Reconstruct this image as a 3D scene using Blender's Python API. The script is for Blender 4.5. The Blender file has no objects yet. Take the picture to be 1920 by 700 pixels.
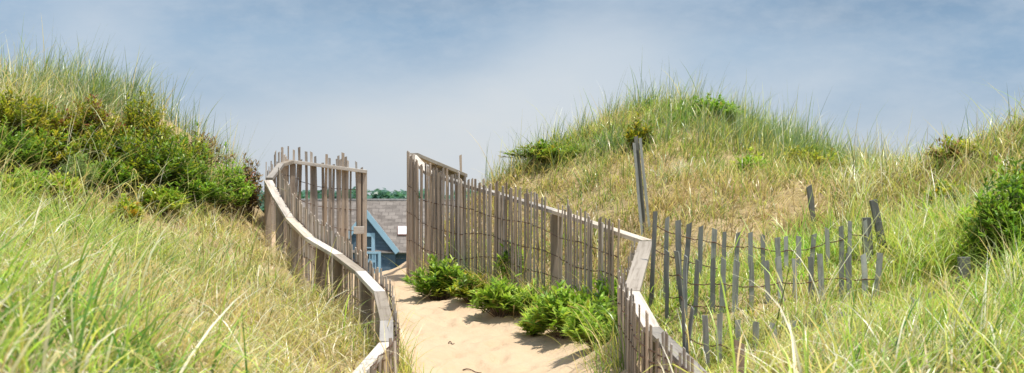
import bpy, bmesh, math, random
import numpy as np
from mathutils import Vector, Matrix

random.seed(7); R = random.Random(11); NR = np.random.default_rng(5)
scene = bpy.context.scene
col = scene.collection
F = 2637.0; HZ = 390.0; EYE = 1.7          # focal length in photo pixels, horizon row, eye height

def P(px, py, d):
    return Vector(((px-960)*d/F, d, (HZ-py)*d/F + EYE))

# ------------------------------------------------------------------ object helpers
def tag(o, label=None, cat=None, group=None, kind=None):
    if label: o['label'] = label
    if cat: o['category'] = cat
    if group: o['group'] = group
    if kind: o['kind'] = kind
    return o

def empty(name, loc, label, cat, group=None):
    o = bpy.data.objects.new(name, None); col.objects.link(o)
    o.location = loc; o.empty_display_size = .1
    return tag(o, label, cat, group)

def link(name, me, mat=None, parent=None, mw=None):
    o = bpy.data.objects.new(name, me); col.objects.link(o)
    if mat: me.materials.append(mat)
    mw = mw or Matrix.Identity(4)
    if parent is not None:
        chain = Matrix.Translation(parent.location) if parent.parent is None else \
            Matrix.Translation(parent.parent.location) @ parent.matrix_basis
        o.parent = parent
        o.matrix_basis = chain.inverted() @ mw
    else:
        o.matrix_basis = mw
    return o

def pyd(name, vs, fs, smooth=False):
    me = bpy.data.meshes.new(name); me.from_pydata([tuple(v) for v in vs], [], fs)
    if smooth: me.polygons.foreach_set('use_smooth', [True]*len(me.polygons))
    me.update(); return me

def npmesh(name, V, Q, C=None, smooth=True):
    """big quad mesh from numpy arrays; C is a per vertex colour"""
    me = bpy.data.meshes.new(name)
    V = np.ascontiguousarray(V, dtype=np.float32); Q = np.ascontiguousarray(Q, dtype=np.int32)
    me.vertices.add(len(V)); me.vertices.foreach_set('co', V.ravel())
    k = Q.shape[1]
    me.loops.add(Q.size); me.loops.foreach_set('vertex_index', Q.ravel())
    me.polygons.add(len(Q))
    me.polygons.foreach_set('loop_start', np.arange(0, Q.size, k, dtype=np.int32))
    me.polygons.foreach_set('loop_total', np.full(len(Q), k, dtype=np.int32))
    if smooth: me.polygons.foreach_set('use_smooth', np.ones(len(Q), dtype=bool))
    me.update(calc_edges=True)
    if C is not None:
        a = me.color_attributes.new('Col', 'FLOAT_COLOR', 'POINT')
        c4 = np.ones((len(V), 4), dtype=np.float32); c4[:, :3] = C
        a.data.foreach_set('color', c4.ravel())
    return me

# ------------------------------------------------------------------ material helpers
class NT:
    def __init__(s, tree): s.t = tree
    def n(s, typ, **kw):
        nd = s.t.nodes.new(typ)
        for k, v in kw.items(): setattr(nd, k, v)
        return nd
    def l(s, a, b): s.t.links.new(a, b)
    def val(s, sock, v):
        if hasattr(v, 'is_output'): s.l(v, sock)
        else: sock.default_value = v
    def math(s, op, a, b=None, c=None, clamp=False):
        nd = s.n('ShaderNodeMath', operation=op, use_clamp=clamp)
        s.val(nd.inputs[0], a)
        if b is not None: s.val(nd.inputs[1], b)
        if c is not None: s.val(nd.inputs[2], c)
        return nd.outputs[0]
    def mix(s, f, a, b, mode='MIX'):
        nd = s.n('ShaderNodeMix', data_type='RGBA', blend_type=mode)
        s.val(nd.inputs[0], f); s.val(nd.inputs[6], a); s.val(nd.inputs[7], b)
        return nd.outputs[2]
    def noise(s, vec, scale, detail=3, rough=.5, dim='3D'):
        nd = s.n('ShaderNodeTexNoise', noise_dimensions=dim)
        if vec is not None: s.l(vec, nd.inputs['Vector'])
        nd.inputs['Scale'].default_value = scale; nd.inputs['Detail'].default_value = detail
        nd.inputs['Roughness'].default_value = rough
        return nd.outputs[0]
    def mapr(s, v, a, b, c, d, smooth=False):
        nd = s.n('ShaderNodeMapRange')
        if smooth: nd.interpolation_type = 'SMOOTHSTEP'
        s.val(nd.inputs[0], v)
        for i, x in enumerate((a, b, c, d)): nd.inputs[i+1].default_value = x
        return nd.outputs[0]
    def scale(s, vec, xyz):
        nd = s.n('ShaderNodeMapping'); s.l(vec, nd.inputs[0]); nd.inputs['Scale'].default_value = xyz
        return nd.outputs[0]

def c4(r, g, b): return (r, g, b, 1)

def newmat(name):
    m = bpy.data.materials.new(name); m.use_nodes = True
    t = m.node_tree; t.nodes.clear(); n = NT(t)
    out = n.n('ShaderNodeOutputMaterial')
    return m, n, out

def principled(n, out, rough=.7, spec=.3):
    b = n.n('ShaderNodeBsdfPrincipled'); n.l(b.outputs[0], out.inputs[0])
    b.inputs['Roughness'].default_value = rough
    b.inputs['Specular IOR Level'].default_value = spec
    return b

def bump(n, b, h, strength, dist):
    bp = n.n('ShaderNodeBump'); bp.inputs['Strength'].default_value = strength
    bp.inputs['Distance'].default_value = dist
    n.l(h, bp.inputs['Height']); n.l(bp.outputs[0], b.inputs['Normal'])

def wood(name, c1, c2, dark, gs=1.0):
    m, n, out = newmat(name); b = principled(n, out, .85, .2)
    tc = n.n('ShaderNodeTexCoord'); oi = n.n('ShaderNodeObjectInfo')
    off = n.n('ShaderNodeVectorMath', operation='MULTIPLY_ADD')
    cx = n.n('ShaderNodeCombineXYZ')
    for i in range(3): n.l(oi.outputs['Random'], cx.inputs[i])
    n.l(cx.outputs[0], off.inputs[0]); off.inputs[1].default_value = (37, 23, 51)
    n.l(tc.outputs['Object'], off.inputs[2])
    v = n.scale(off.outputs[0], (60*gs, 60*gs, 3.2*gs))
    g1 = n.noise(v, 1.0, 5, .65)
    v2 = n.scale(off.outputs[0], (14*gs, 14*gs, 2.2*gs)); g2 = n.noise(v2, 1.0, 3, .6)
    v3 = n.scale(off.outputs[0], (9, 9, 7)); g3 = n.noise(v3, 1.0, 4, .7)
    colr = n.mix(n.mapr(g2, .32, .68, 0, 1), c1, c2)
    colr = n.mix(n.mapr(g1, .5, .74, 0, .75), colr, dark)
    colr = n.mix(n.mapr(g3, .56, .75, 0, .45), colr, c4(dark[0]*.6, dark[1]*.6, dark[2]*.6))
    hsv = n.n('ShaderNodeHueSaturation')
    n.l(n.mapr(oi.outputs['Random'], 0, 1, .58, 1.32), hsv.inputs['Value'])
    r2 = n.math('FRACT', n.math('MULTIPLY', oi.outputs['Random'], 17.3))
    n.l(n.mapr(r2, 0, 1, .6, 1.25), hsv.inputs['Saturation'])
    n.l(colr, hsv.inputs['Color']); n.l(hsv.outputs[0], b.inputs['Base Color'])
    bump(n, b, g1, .5, .006)
    return m

M = {}
M['rail'] = wood('weathered_rail_wood', c4(.58, .515, .435), c4(.44, .385, .32), c4(.20, .155, .12), .55)
M['lath'] = wood('weathered_lath_wood', c4(.47, .395, .325), c4(.34, .28, .225), c4(.13, .105, .088))
M['post'] = wood('weathered_post_wood', c4(.42, .33, .25), c4(.32, .25, .185), c4(.14, .105, .08), .6)
M['grey_lath'] = wood('grey_green_lath_wood', c4(.37, .38, .35), c4(.24, .245, .225), c4(.085, .083, .075))
M['dark_post'] = wood('dark_grey_post_wood', c4(.22, .22, .195), c4(.14, .138, .12), c4(.055, .052, .045))

def flat(name, c, rough=.6, spec=.3, var=.15, sc=8., metal=0.):
    m, n, out = newmat(name); b = principled(n, out, rough, spec)
    tc = n.n('ShaderNodeTexCoord'); f = n.noise(tc.outputs['Object'], sc, 4, .6)
    n.l(n.mix(n.mapr(f, .3, .7, 0, 1), c4(*[x*(1-var) for x in c]), c4(*[min(1, x*(1+var)) for x in c])), b.inputs['Base Color'])
    b.inputs['Metallic'].default_value = metal
    return m
M['wire'] = flat('rusty_wire', (.12, .065, .04), .7, .4, .4, 30)
M['trim'] = flat('pale_blue_paint', (.42, .62, .75), .5, .4, .06, 2)
M['glass_dark'] = flat('window_glass', (.03, .07, .10), .08, .6, .2, 2)
M['skylight_glass'] = flat('skylight_glass', (.85, .9, .93), .2, .5, .03, 2)
M['ridge'] = flat('pale_ridge_boards', (.42, .40, .38), .8, .2, .2, 3)
M['skylight_frame'] = flat('skylight_frame', (.42, .26, .22), .6, .3, .1, 2)

def shingle(name, c1, c2, row, w):
    m, n, out = newmat(name); b = principled(n, out, .85, .2)
    tc = n.n('ShaderNodeTexCoord')
    br = n.n('ShaderNodeTexBrick'); n.l(tc.outputs['UV'], br.inputs['Vector'])
    br.inputs['Scale'].default_value = 1; br.inputs['Brick Width'].default_value = w
    br.inputs['Row Height'].default_value = row; br.inputs['Mortar Size'].default_value = row*.07
    br.inputs['Color1'].default_value = c1; br.inputs['Color2'].default_value = c2
    br.inputs['Mortar'].default_value = c4(c1[0]*.88, c1[1]*.88, c1[2]*.88)
    f = n.noise(n.scale(tc.outputs['UV'], (.5, 2.2, 1)), 2.2, 6, .75)
    cc = n.mix(n.mapr(f, .45, .68, 0, .55), br.outputs[0], c4(min(1, c2[0]*1.6), min(1, c2[1]*1.6), min(1, c2[2]*1.6)))
    n.l(cc, b.inputs['Base Color'])
    return m
M['roof'] = shingle('grey_cedar_roof', c4(.15, .13, .115), c4(.25, .22, .195), .3, .4)
M['wall'] = shingle('blue_grey_wall_shingles', c4(.10, .145, .19), c4(.13, .175, .22), .18, .3)

# leaves / grass: vertex colour, translucent
def leafmat(name, transl, rough, spec, glossy=.0):
    m, n, out = newmat(name)
    at = n.n('ShaderNodeAttribute'); at.attribute_name = 'Col'
    b = n.n('ShaderNodeBsdfPrincipled')
    b.inputs['Roughness'].default_value = rough; b.inputs['Specular IOR Level'].default_value = spec
    n.l(at.outputs['Color'], b.inputs['Base Color'])
    t = n.n('ShaderNodeBsdfTranslucent')
    n.l(n.mix(1.0, at.outputs['Color'], c4(1.15, 1.2, .75), 'MULTIPLY'), t.inputs['Color'])
    mx = n.n('ShaderNodeMixShader'); mx.inputs[0].default_value = transl
    n.l(b.outputs[0], mx.inputs[1]); n.l(t.outputs[0], mx.inputs[2]); n.l(mx.outputs[0], out.inputs[0])
    return m
M['grass'] = leafmat('grass_blades', .45, .33, .7)
M['leaf'] = leafmat('shrub_leaves', .42, .4, .5)
M['twig'] = flat('twig_bark', (.12, .085, .06), .8, .2, .3, 20)

# ------------------------------------------------------------------ noise for terrain
_g = np.random.default_rng(3).random((256, 256))
def vnoise(x, y):
    xi = np.floor(x).astype(int); yi = np.floor(y).astype(int)
    fx = x-xi; fy = y-yi; fx = fx*fx*(3-2*fx); fy = fy*fy*(3-2*fy)
    a = _g[xi % 256, yi % 256]; b = _g[(xi+1) % 256, yi % 256]
    c = _g[xi % 256, (yi+1) % 256]; d = _g[(xi+1) % 256, (yi+1) % 256]
    return (a*(1-fx)+b*fx)*(1-fy)+(c*(1-fx)+d*fx)*fy - .5
def fbm(x, y, o=4):
    s = 0; a = 1.
    for i in range(o): s = s+a*vnoise(x*2**i+17.3*i, y*2**i+9.1*i); a *= .5
    return s
def sst(x, a, b):
    t = np.clip((x-a)/(b-a), 0, 1); return t*t*(3-2*t)

# ------------------------------------------------------------------ fence lines
LEFT = [P(640, 745, 10.1), P(672, 700, 10.5), P(724, 640, 11.0), P(725, 600, 11.4), P(712, 546, 12.2), P(676, 508, 13.0), P(634, 476, 14.0), P(581, 445, 15.4),
        P(543, 407, 16.8), P(520, 370, 17.7), P(503, 337, 18.5)]
BACK = [P(505, 333, 18.75), P(527, 306, 19.6), P(547, 300, 20.0), P(688, 319, 20.0)]
RIGHT = [P(773, 290, 18.3), P(804, 322, 17.8), P(905, 353, 16.9), P(1043, 394, 15.5), P(1213, 449, 13.2)]
NEAR = [P(1211, 452, 13.15), P(1184, 545, 11.5), P(1222, 612, 10.7), P(1318, 705, 9.8), P(1420, 790, 9.0)]
BRANCH = [P(774, 287, 18.45), P(812, 303, 19.4), P(868, 326, 20.6)]

ly = np.array([v.y for v in LEFT]); lx = np.array([v.x for v in LEFT])
rr = NEAR[::-1] + RIGHT[::-1][1:]
ry = np.array([v.y for v in rr]); rx = np.array([v.x for v in rr])
XL_Y = np.concatenate([[-8, 6], ly, [19.9, 20.0, 22, 26]]); XL_X = np.concatenate([[-1.3, -1.3], lx, [-3.25, -2.1, -2.2, -2.6]])
XR_Y = np.concatenate([[-8, 6], ry, [19, 22, 26]]); XR_X = np.concatenate([[1.6, 1.7], rx, [-1.3, -1.2, -1.2]])
def xl(y): return np.interp(y, XL_Y, XL_X)
def xr(y): return np.interp(y, XR_Y, XR_X)

# ------------------------------------------------------------------ terrain
pts = []
def G(px, py, d): v = P(px, py, d); pts.append((v.x, v.y, v.z))
for d in (12.5, 14, 15.5, 17, 18.5, 19.7):                           # the sand path
    z = -1.5+.093*(d-12.5)
    for t in (.12, .4, .72):
        pts.append((xl(d)*(1-t)+xr(d)*t, d, z+EYE))
for a in [(930, 0, 9, -1.72), (930, 0, 4, -1.7), (960, 0, 0, -1.62), (960, 0, -4, -1.6)]:
    pts.append(((a[0]-960)*a[2]/F, a[2], a[3]+EYE))
for a in [(765, 506, 19.2), (757, 514, 20.2), (795, 500, 19.4), (765, 540, 21.2), (735, 516, 20.4), (790, 545, 23), (720, 508, 20.3), (700, 540, 24), (740, 545, 24), (700, 580, 30), (800, 590, 30), (620, 520, 22),
          (770, 507, 18.2), (905, 540, 16.9), (1045, 560, 15.6), (1120, 585, 14.6), (1200, 625, 13.0), (1190, 690, 11.5), (1260, 745, 10.4),
          (480, 445, 18.2), (560, 492, 16), (640, 572, 13.6), (690, 665, 11.5), (640, 790, 9.6),
          (450, 520, 14.5), (300, 540, 12), (100, 520, 10), (300, 640, 8), (100, 660, 6), (0, 760, 4), (300, 830, 5), (520, 760, 7), (650, 800, 8.6),
          (-100, 560, 8), (-300, 500, 8),
          (1300, 740, 9.2), (1500, 720, 8), (1800, 690, 7), (1950, 980, 4), (1500, 1000, 4), (2100, 720, 7),
          (0, 395, 14.5), (200, 402, 15.8), (400, 425, 17), (0, 300, 16.3), (200, 310, 17.2), (0, 185, 18.5), (150, 197, 18.6), (250, 232, 18.6),
          (350, 268, 19.0), (440, 322, 19.4), (475, 385, 19.2), (-200, 190, 18), (-400, 200, 18),
          (0, 270, 24), (250, 330, 24), (480, 480, 24), (-300, 260, 24),
          (1250, 190, 22), (1150, 236, 21.8), (1000, 312, 21), (900, 356, 20.5), (840, 388, 20.5), (1330, 216, 22), (1440, 268, 21.3), (1590, 330, 20), (1670, 372, 19), (1780, 345, 17.5), (1920, 246, 15.5), (2100, 190, 14.5), (2300, 200, 14),
          (1250, 300, 26), (1000, 400, 26), (1650, 400, 25), (2000, 330, 22), (820, 520, 26),
          (1000, 440, 18.2), (1100, 400, 17.4), (1200, 330, 18.5), (1200, 405, 16.3), (1450, 435, 14.8), (1450, 340, 17.5), (1600, 425, 14.3), (1750, 450, 12.8), (1900, 450, 11.5), (1800, 400, 14),
          (1250, 515, 12.2), (1450, 530, 12.0), (1640, 520, 12.0), (1450, 580, 11), (1640, 565, 11), (1300, 590, 11.3),
          (1400, 660, 9.8), (1650, 630, 9.8), (1800, 545, 10.9), (1900, 600, 9)]:
    G(*a)
pts = np.array(pts)
def rbf_fit(p):
    n = len(p); r = np.hypot(p[:, None, 0]-p[None, :, 0], p[:, None, 1]-p[None, :, 1])
    K = r**3; K = K + .6*np.eye(n)*1.0                      # cubic kernel, lightly smoothed
    A = np.zeros((n+3, n+3)); A[:n, :n] = K
    A[:n, n] = 1; A[:n, n+1:n+3] = p[:, :2]; A[n:, :n] = A[:n, n:].T
    return np.linalg.solve(A, np.concatenate([p[:, 2], [0, 0, 0]]))
W_ = rbf_fit(pts)
def rbf(x, y):
    s = W_[len(pts)] + W_[len(pts)+1]*x + W_[len(pts)+2]*y
    for (a, b, _), w in zip(pts, W_[:len(pts)]): s = s + w*np.hypot(x-a, y-b)**3
    return s
_fr = np.random.default_rng(90); FEET = []
for k in range(150):
    d_ = _fr.uniform(10.5, 20.3); t_ = np.clip(_fr.normal(.42, .2), .05, .85)
    FEET.append((xl(d_)*(1-t_)+xr(d_)*t_, d_, _fr.normal(-.15, .35)+(.35 if d_ > 15 else 0), _fr.uniform(.012, .03)))
def ground(x, y):
    x = np.asarray(x, float); y = np.asarray(y, float); sh = np.broadcast(x, y).shape
    x = np.broadcast_to(x, sh).ravel(); y = np.broadcast_to(y, sh).ravel()
    cx = np.clip(x, -9, 9); cy = np.clip(y, -4, 28)
    z = np.clip(rbf(cx, cy), -1.5, 4.2)
    out = np.hypot(np.maximum(0, np.abs(x)-9), np.maximum(0, np.maximum(y-27, -4-y)))
    w = sst(out, 0, 26)
    far = -5.2 + .9*fbm(x*.02, y*.02, 3)*sst(out, 10, 60)
    far = np.where(y > 20, far, .2+.6*fbm(x*.1, y*.1, 3))
    z = z*(1-w)+far*w
    onpath = sst(x, xl(y)-.15, xl(y)+.25)*(1-sst(x, xr(y)-.6, xr(y)-.1))*(out < 1)
    for fx_, fy_, fa, fd in FEET:
        near = np.abs(y-fy_) < .5
        if not near.any(): continue
        dx = x[near]-fx_; dy = y[near]-fy_
        u = (dx*math.cos(fa)+dy*math.sin(fa))/.075; v = (-dx*math.sin(fa)+dy*math.cos(fa))/.16; r2 = u*u+v*v
        z[near] += onpath[near]*fd*(-np.exp(-r2)*1.25+.55*np.exp(-(np.sqrt(r2)-1.7)**2*2.5))
    z = z + .10*fbm(x*1.1+5, y*1.1, 4)*(1-onpath) + onpath*(.04*fbm(x*3.3, y*3.3, 3)+.03*fbm(x*7, y*6, 2))
    return z.reshape(sh)
def gz(x, y): return float(ground(np.array([x]), np.array([y]))[0])

def grid_axis(lo, hi, step, farlo, farhi):
    mid = list(np.arange(lo, hi+1e-6, step)); a = []; s = step; v = lo
    while v > farlo: s *= 1.18; v -= s; a.append(v)
    b = []; s = step; v = mid[-1]
    while v < farhi: s *= 1.18; v += s; b.append(v)
    return np.array(a[::-1]+mid+b)
gx = grid_axis(-9.5, 9.5, .04, -3000, 3000); gy = grid_axis(-3, 27, .05, -600, 4000)
X, Y = np.meshgrid(gx, gy); Z = ground(X, Y)
nx, ny = len(gx), len(gy)
V = np.stack([X.ravel(), Y.ravel(), Z.ravel()], 1)
idx = np.arange(nx*ny).reshape(ny, nx)
Q = np.stack([idx[:-1, :-1], idx[:-1, 1:], idx[1:, 1:], idx[1:, :-1]], -1).reshape(-1, 4)
fx = V[Q, 0].mean(1); fy = V[Q, 1].mean(1)
onp = (fx > xl(fy)-.05) & (fx < xr(fy)+.02) & (fy < 24) & (fy > -3)

def sandmat(name, thatch):
    m, n, out = newmat(name); b = principled(n, out, .95, .1)
    tc = n.n('ShaderNodeTexCoord'); v = tc.outputs['Object']
    a = n.noise(v, 1.3, 5, .6); f = n.noise(v, 14, 4, .7); g = n.noise(v, 160, 2, .5)
    c = n.mix(n.mapr(a, .35, .65, 0, 1), c4(.565, .415, .27), c4(.635, .485, .33))
    c = n.mix(n.mapr(f, .5, .8, 0, .4), c, c4(.52, .39, .25))
    c = n.mix(n.mapr(g, .55, .75, 0, .3), c, c4(.42, .31, .19))
    if thatch:
        t = n.noise(v, 3.0, 5, .7)
        c = n.mix(n.mapr(t, .40, .62, .95, .55), c, c4(.36, .275, .13))
        t2 = n.noise(v, 40, 3, .7); c = n.mix(n.mapr(t2, .5, .7, 0, .6), c, c4(.12, .10, .045))
        far = n.n('ShaderNodeSeparateXYZ'); n.l(v, far.inputs[0])
        c = n.mix(n.mapr(far.outputs[1], 30, 60, 0, 1), c, c4(.10, .13, .06))
    n.l(c, b.inputs['Base Color'])
    r = n.noise(n.scale(v, (1, 1.6, 1)), 7, 4, .6)
    h = n.math('ADD', n.math('MULTIPLY', r, 1.0), n.math('MULTIPLY', n.noise(v, 45, 3, .6), .25))
    bump(n, b, h, .55, .06)
    return m
M['sand'] = sandmat('pale_beach_sand', False); M['dune'] = sandmat('thatched_dune_sand', True)

def submesh(name, sel):
    q = Q[sel]; u, inv = np.unique(q, return_inverse=True)
    return npmesh(name, V[u], inv.reshape(-1, 4))
tag(link('dune_ground', submesh('dune_ground', ~onp), M['dune']), kind='structure')
tag(link('sand_path', submesh('sand_path', onp), M['sand']), kind='structure')

# ------------------------------------------------------------------ fence building blocks
def bar(name, A, B, w, t, mat, parent, side=None, rings=5, jit=.0, bend=0., taper=1., chamf=False, lat0=None, lat1=None, bevel=0.):
    """timber from A to B; local Z runs along it, local X is its width (w), local Y its thickness (t)"""
    A = Vector(A); B = Vector(B); z = (B-A); L = z.length; z.normalize()
    x = Vector(side or (1, 0, 0)); x = (x - z*x.dot(z)).normalized(); y = z.cross(x)
    mw = Matrix((x, y, z)).transposed().to_4x4(); mw.translation = A
    vs, fs = [], []
    for i in range(rings):
        s = i/(rings-1); k = 1+(taper-1)*s
        ox = R.uniform(-jit, jit)+bend*math.sin(s*math.pi)*L; oy = R.uniform(-jit, jit)
        ww = w*k*(1+R.uniform(-.12, .12)*(jit > 0)); tt = t*k
        for sx, sy in ((-1, -1), (1, -1), (1, 1), (-1, 1)):
            vs.append(Vector((ox+sx*ww/2, oy+sy*tt/2, s*L)))
    if chamf:
        cut = R.uniform(-.6, .6)*w
        for k, v in enumerate(vs[-4:]): v.z += (cut if v.x > vs[-4].x+1e-6 else -cut)*.5
    def miter(ring, lat, at):
        # shear an end so that it meets the next board on the mitre line
        if lat is None: return
        l = Vector((lat.dot(x), lat.dot(y), lat.dot(z)))
        if abs(l.x) < 1e-4: return
        for v in ring: v.z = at + v.x*l.z/l.x
    miter(vs[:4], lat0, 0); miter(vs[-4:], lat1, L)
    for i in range(rings-1):
        for k in range(4):
            a = i*4+k; b = i*4+(k+1) % 4; fs.append((a, b, b+4, a+4))
    fs.append((3, 2, 1, 0)); n = (rings-1)*4; fs.append((n, n+1, n+2, n+3))
    me = pyd(name, vs, fs)
    if bevel > 0:
        bm = bmesh.new(); bm.from_mesh(me)
        es = [e for e in bm.edges if e.calc_face_angle(0) > .6]
        bmesh.ops.bevel(bm, geom=es, offset=bevel, segments=2, affect='EDGES', profile=.6)
        bm.to_mesh(me); bm.free()
    return link(name, me, mat, parent, mw)

def tube(name, pl, r, mat, parent, sides=5):
    vs, fs = [], []
    for i, p in enumerate(pl):
        t = (Vector(pl[min(i+1, len(pl)-1)])-Vector(pl[max(i-1, 0)])).normalized()
        u = t.cross(Vector((0, 0, 1))).normalized(); w = u.cross(t)
        rr_ = r[i] if isinstance(r, (list, tuple)) else r
        for k in range(sides):
            a = 2*math.pi*k/sides; vs.append(Vector(p)+u*math.cos(a)*rr_+w*math.sin(a)*rr_)
    for i in range(len(pl)-1):
        for k in range(sides):
            a = i*sides+k; b = i*sides+(k+1) % sides; fs.append((a, b, b+sides, a+sides))
    fs.append(tuple(range(sides))[::-1]); n = (len(pl)-1)*sides; fs.append(tuple(range(n, n+sides)))
    base = Vector(pl[0])
    return link(name, pyd(name, [v-base for v in vs], fs, True), mat, parent, Matrix.Translation(base))

def poly_at(pl, s):
    for a, b in zip(pl[:-1], pl[1:]):
        l = (Vector((b.x-a.x, b.y-a.y, 0))).length
        if s <= l or b is pl[-1]:
            t = min(1, s/l) if l > 0 else 0
            d = Vector((b.x-a.x, b.y-a.y, 0)).normalized()
            return a.lerp(b, t), d
        s -= l
def poly_len(pl): return sum(Vector((b.x-a.x, b.y-a.y, 0)).length for a, b in zip(pl[:-1], pl[1:]))

def rails(pl, w, t, parent, breaks=None, mat=None):
    """flat boards along the polyline, mitred where they meet"""
    lats = []
    for i in range(len(pl)):
        d0 = (pl[i]-pl[i-1]).normalized() if i > 0 else None
        d1 = (pl[i+1]-pl[i]).normalized() if i < len(pl)-1 else None
        d = (d0 or d1)+(d1 or d0); h = Vector((d.x, d.y, 0)).normalized()
        lats.append(Vector((h.y, -h.x, 0)))
    for i in range(len(pl)-1):
        d = pl[i+1]-pl[i]; h = Vector((d.x, d.y, 0)).normalized(); lat = Vector((h.y, -h.x, 0))
        e = d.normalized()*.002
        bar('rail', pl[i]+e-Vector((0, 0, t/2)), pl[i+1]-e-Vector((0, 0, t/2+.004*(i % 2))), w*R.uniform(.95, 1.05), t, mat or M['rail'], parent, side=lat,
            rings=6, lat0=lats[i], lat1=lats[i+1], bevel=.005)

def lath_row(pl, parent, spacing, off, top, mat, w=(.028, .042), t=.009, lean=.03, gap=None, skip=None, base=None, wires=(.35, .62, .85), wr=.005, nmax=100, woff=None, shade=True, bottom=-.2):
    """upright laths along the polyline, set beside it by off; top(s) is the height of each tip above the line"""
    L = poly_len(pl); s = .03; tips = []; n = 0
    while s < L-.02 and n < nmax:
        if not (skip and skip(s/L)):
            p, d = poly_at(pl, s); lat = Vector((d.y, -d.x, 0))
            b = p+lat*off; b.z = gz(b.x, b.y)
            tip = Vector((b.x, b.y, p.z+top(s/L)))
            if base: b.z = min(b.z, tip.z-.3)
            tip += d*R.gauss(0, lean)*(tip.z-b.z)*.6 + lat*R.uniform(-.012, .012)
            b.z += bottom
            bar('lath', b, tip, R.uniform(*w), t*R.uniform(.8, 1.3), mat, parent, side=d, jit=.003,
                bend=R.gauss(0, .006), chamf=True)
            tips.append((s, b+Vector((0, 0, -bottom)), tip, lat, p.z+.04)); n += 1
        s += spacing(s/L)
    wo = (woff if woff is not None else off/abs(off)*.012)
    for f in wires:
        pl2 = []; ph = R.uniform(0, 6)
        for k, (s_, b, tp, lat, zt) in enumerate(tips):
            zw = b.z+(zt-b.z)*f; q = b.lerp(tp, (zw-b.z)/(tp.z-b.z)) + lat*(wo*(1 if k % 2 else -1) if abs(wo) < .013 else wo) + Vector((0, 0, .02*math.sin(s_*4.2+ph)+R.uniform(-.006, .006)))
            pl2.append(q)
            if k < len(tips)-1:
                pass
        tube('wire', pl2, wr, M['wire'], parent)
    return tips

def post(p, w, t, mat, parent, d, top_off=-.045, down=.35, name='post', lean=(0, 0)):
    b = Vector((p.x, p.y, gz(p.x, p.y)-down))
    return bar(name, b, Vector((p.x+lean[0], p.y+lean[1], p.z+top_off)), w, t, mat, parent, side=d, rings=4, jit=.002, bevel=.008)

# --- left curving fence
def base_at(v): return Vector((v.x, v.y, gz(v.x, v.y)))
lf = empty('lath_fence', base_at(LEFT[4]), 'curving lath fence with flat top rail along the left edge of the sand path', 'fence', 'lath fences along the sand path')
rails(LEFT, .105, .04, lf)
for i, px in ((10, 0), (9, .2), (8, .3), (7, .4), (6, 0), (5, .3), (4, .2), (3, .3), (1, 0)):
    p = LEFT[i].lerp(LEFT[max(0, i-1)], px); d = (LEFT[i]-LEFT[max(0, i-1)]); h = Vector((d.x, d.y, 0)).normalized(); lat = Vector((h.y, -h.x, 0))
    post(p-lat*.004, .085, .085, M['post'], lf, h, top_off=-.044)
LP = LEFT[1:]
lath_row(LP, lf, lambda s: R.uniform(.062, .1), .085,
         lambda s: R.uniform(-.02, .06)+.20*min(1, s*1.3), M['lath'], w=(.03, .046), wires=(.42, .72, .9), nmax=100)

# --- far section that turns right, ending in a post beside the gap
bf = empty('lath_fence', base_at(BACK[3]), 'far lath fence section standing against the sky, ending left of the gap', 'fence', 'lath fences along the sand path')
rails(BACK, .09, .05, bf)
hb = Vector((1, 0, 0))
for px_, ww in ((674, .055), (684, .06)):
    post(P(px_, 318, 20.03), ww, .09, M['post'], bf, hb)
post(P(549, 302, 20.03), .08, .08, M['post'], bf, hb)
lath_row(BACK, bf, lambda s: R.choice((.027, .03, .032, .034, .037, .04, .085)), -.05, lambda s: R.choice((-.02, .02, .06, .10, .15, .2)) if s < .97 else .03,
         M['lath'], w=(.03, .042), wires=(.42, .6, .78), lean=.014, nmax=95)
bk = P(673, 432, 19.9)
bar('block', bk+Vector((-.075, 0, 0)), bk+Vector((.075, 0, 0)), .11, .03, M['rail'], bf, side=(0, 0, 1), rings=3, bevel=.006)

# --- long right fence
rf = empty('lath_fence', base_at(RIGHT[2]), 'long lath fence with sloping top rail along the right side of the path', 'fence', 'lath fences along the sand path')
rails(RIGHT, .11, .042, rf)
for k, (i, t) in enumerate(((0, .03), (1, .6), (2, .25), (3, 0))):
    p = RIGHT[i].lerp(RIGHT[i+1], t); d = RIGHT[i+1]-RIGHT[i]; h = Vector((d.x, d.y, 0)).normalized()
    post(p, .125 if k == 3 else .10, .10, M['post'], rf, Vector((1, 0, 0)) if k == 3 else h, top_off=-.044)
def rtop(s):
    b = .02 if s < .1 else .05
    return R.uniform(-.02, .08)+b+(.05 if .35 < s < .7 and R.random() < .6 else 0)
lath_row(RIGHT, rf, lambda s: R.uniform(.026, .036) if s < .17 else R.uniform(.042, .066) if s < .56 else R.uniform(.035, .07), .085, rtop, M['lath'],
         w=(.022, .036), wires=(.3, .52, .74), lean=.025, nmax=100, skip=lambda s: .565 < s < .635 or (s > .635 and R.random() < .22))

# --- near section that turns toward the camera
nf = empty('lath_fence', base_at(NEAR[1]), 'nearest lath fence length on the right, its pale rail dropping to the photo bottom', 'fence', 'lath fences along the sand path')
rails(NEAR, .13, .042, nf)
for i in (1, 2, 3):
    d = NEAR[i+1]-NEAR[i]; h = Vector((d.x, d.y, 0)).normalized()
    post(NEAR[i], .10, .10, M['post'], nf, h, top_off=-.044)
lath_row(NEAR, nf, lambda s: R.uniform(.032, .06) if s < .55 else R.uniform(.06, .1), .10, lambda s: R.uniform(-.08, .12)+(-.05 if s < .3 else .06), M['lath'],
         w=(.028, .042), wires=(.5, .75), lean=.06, nmax=90)

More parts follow.
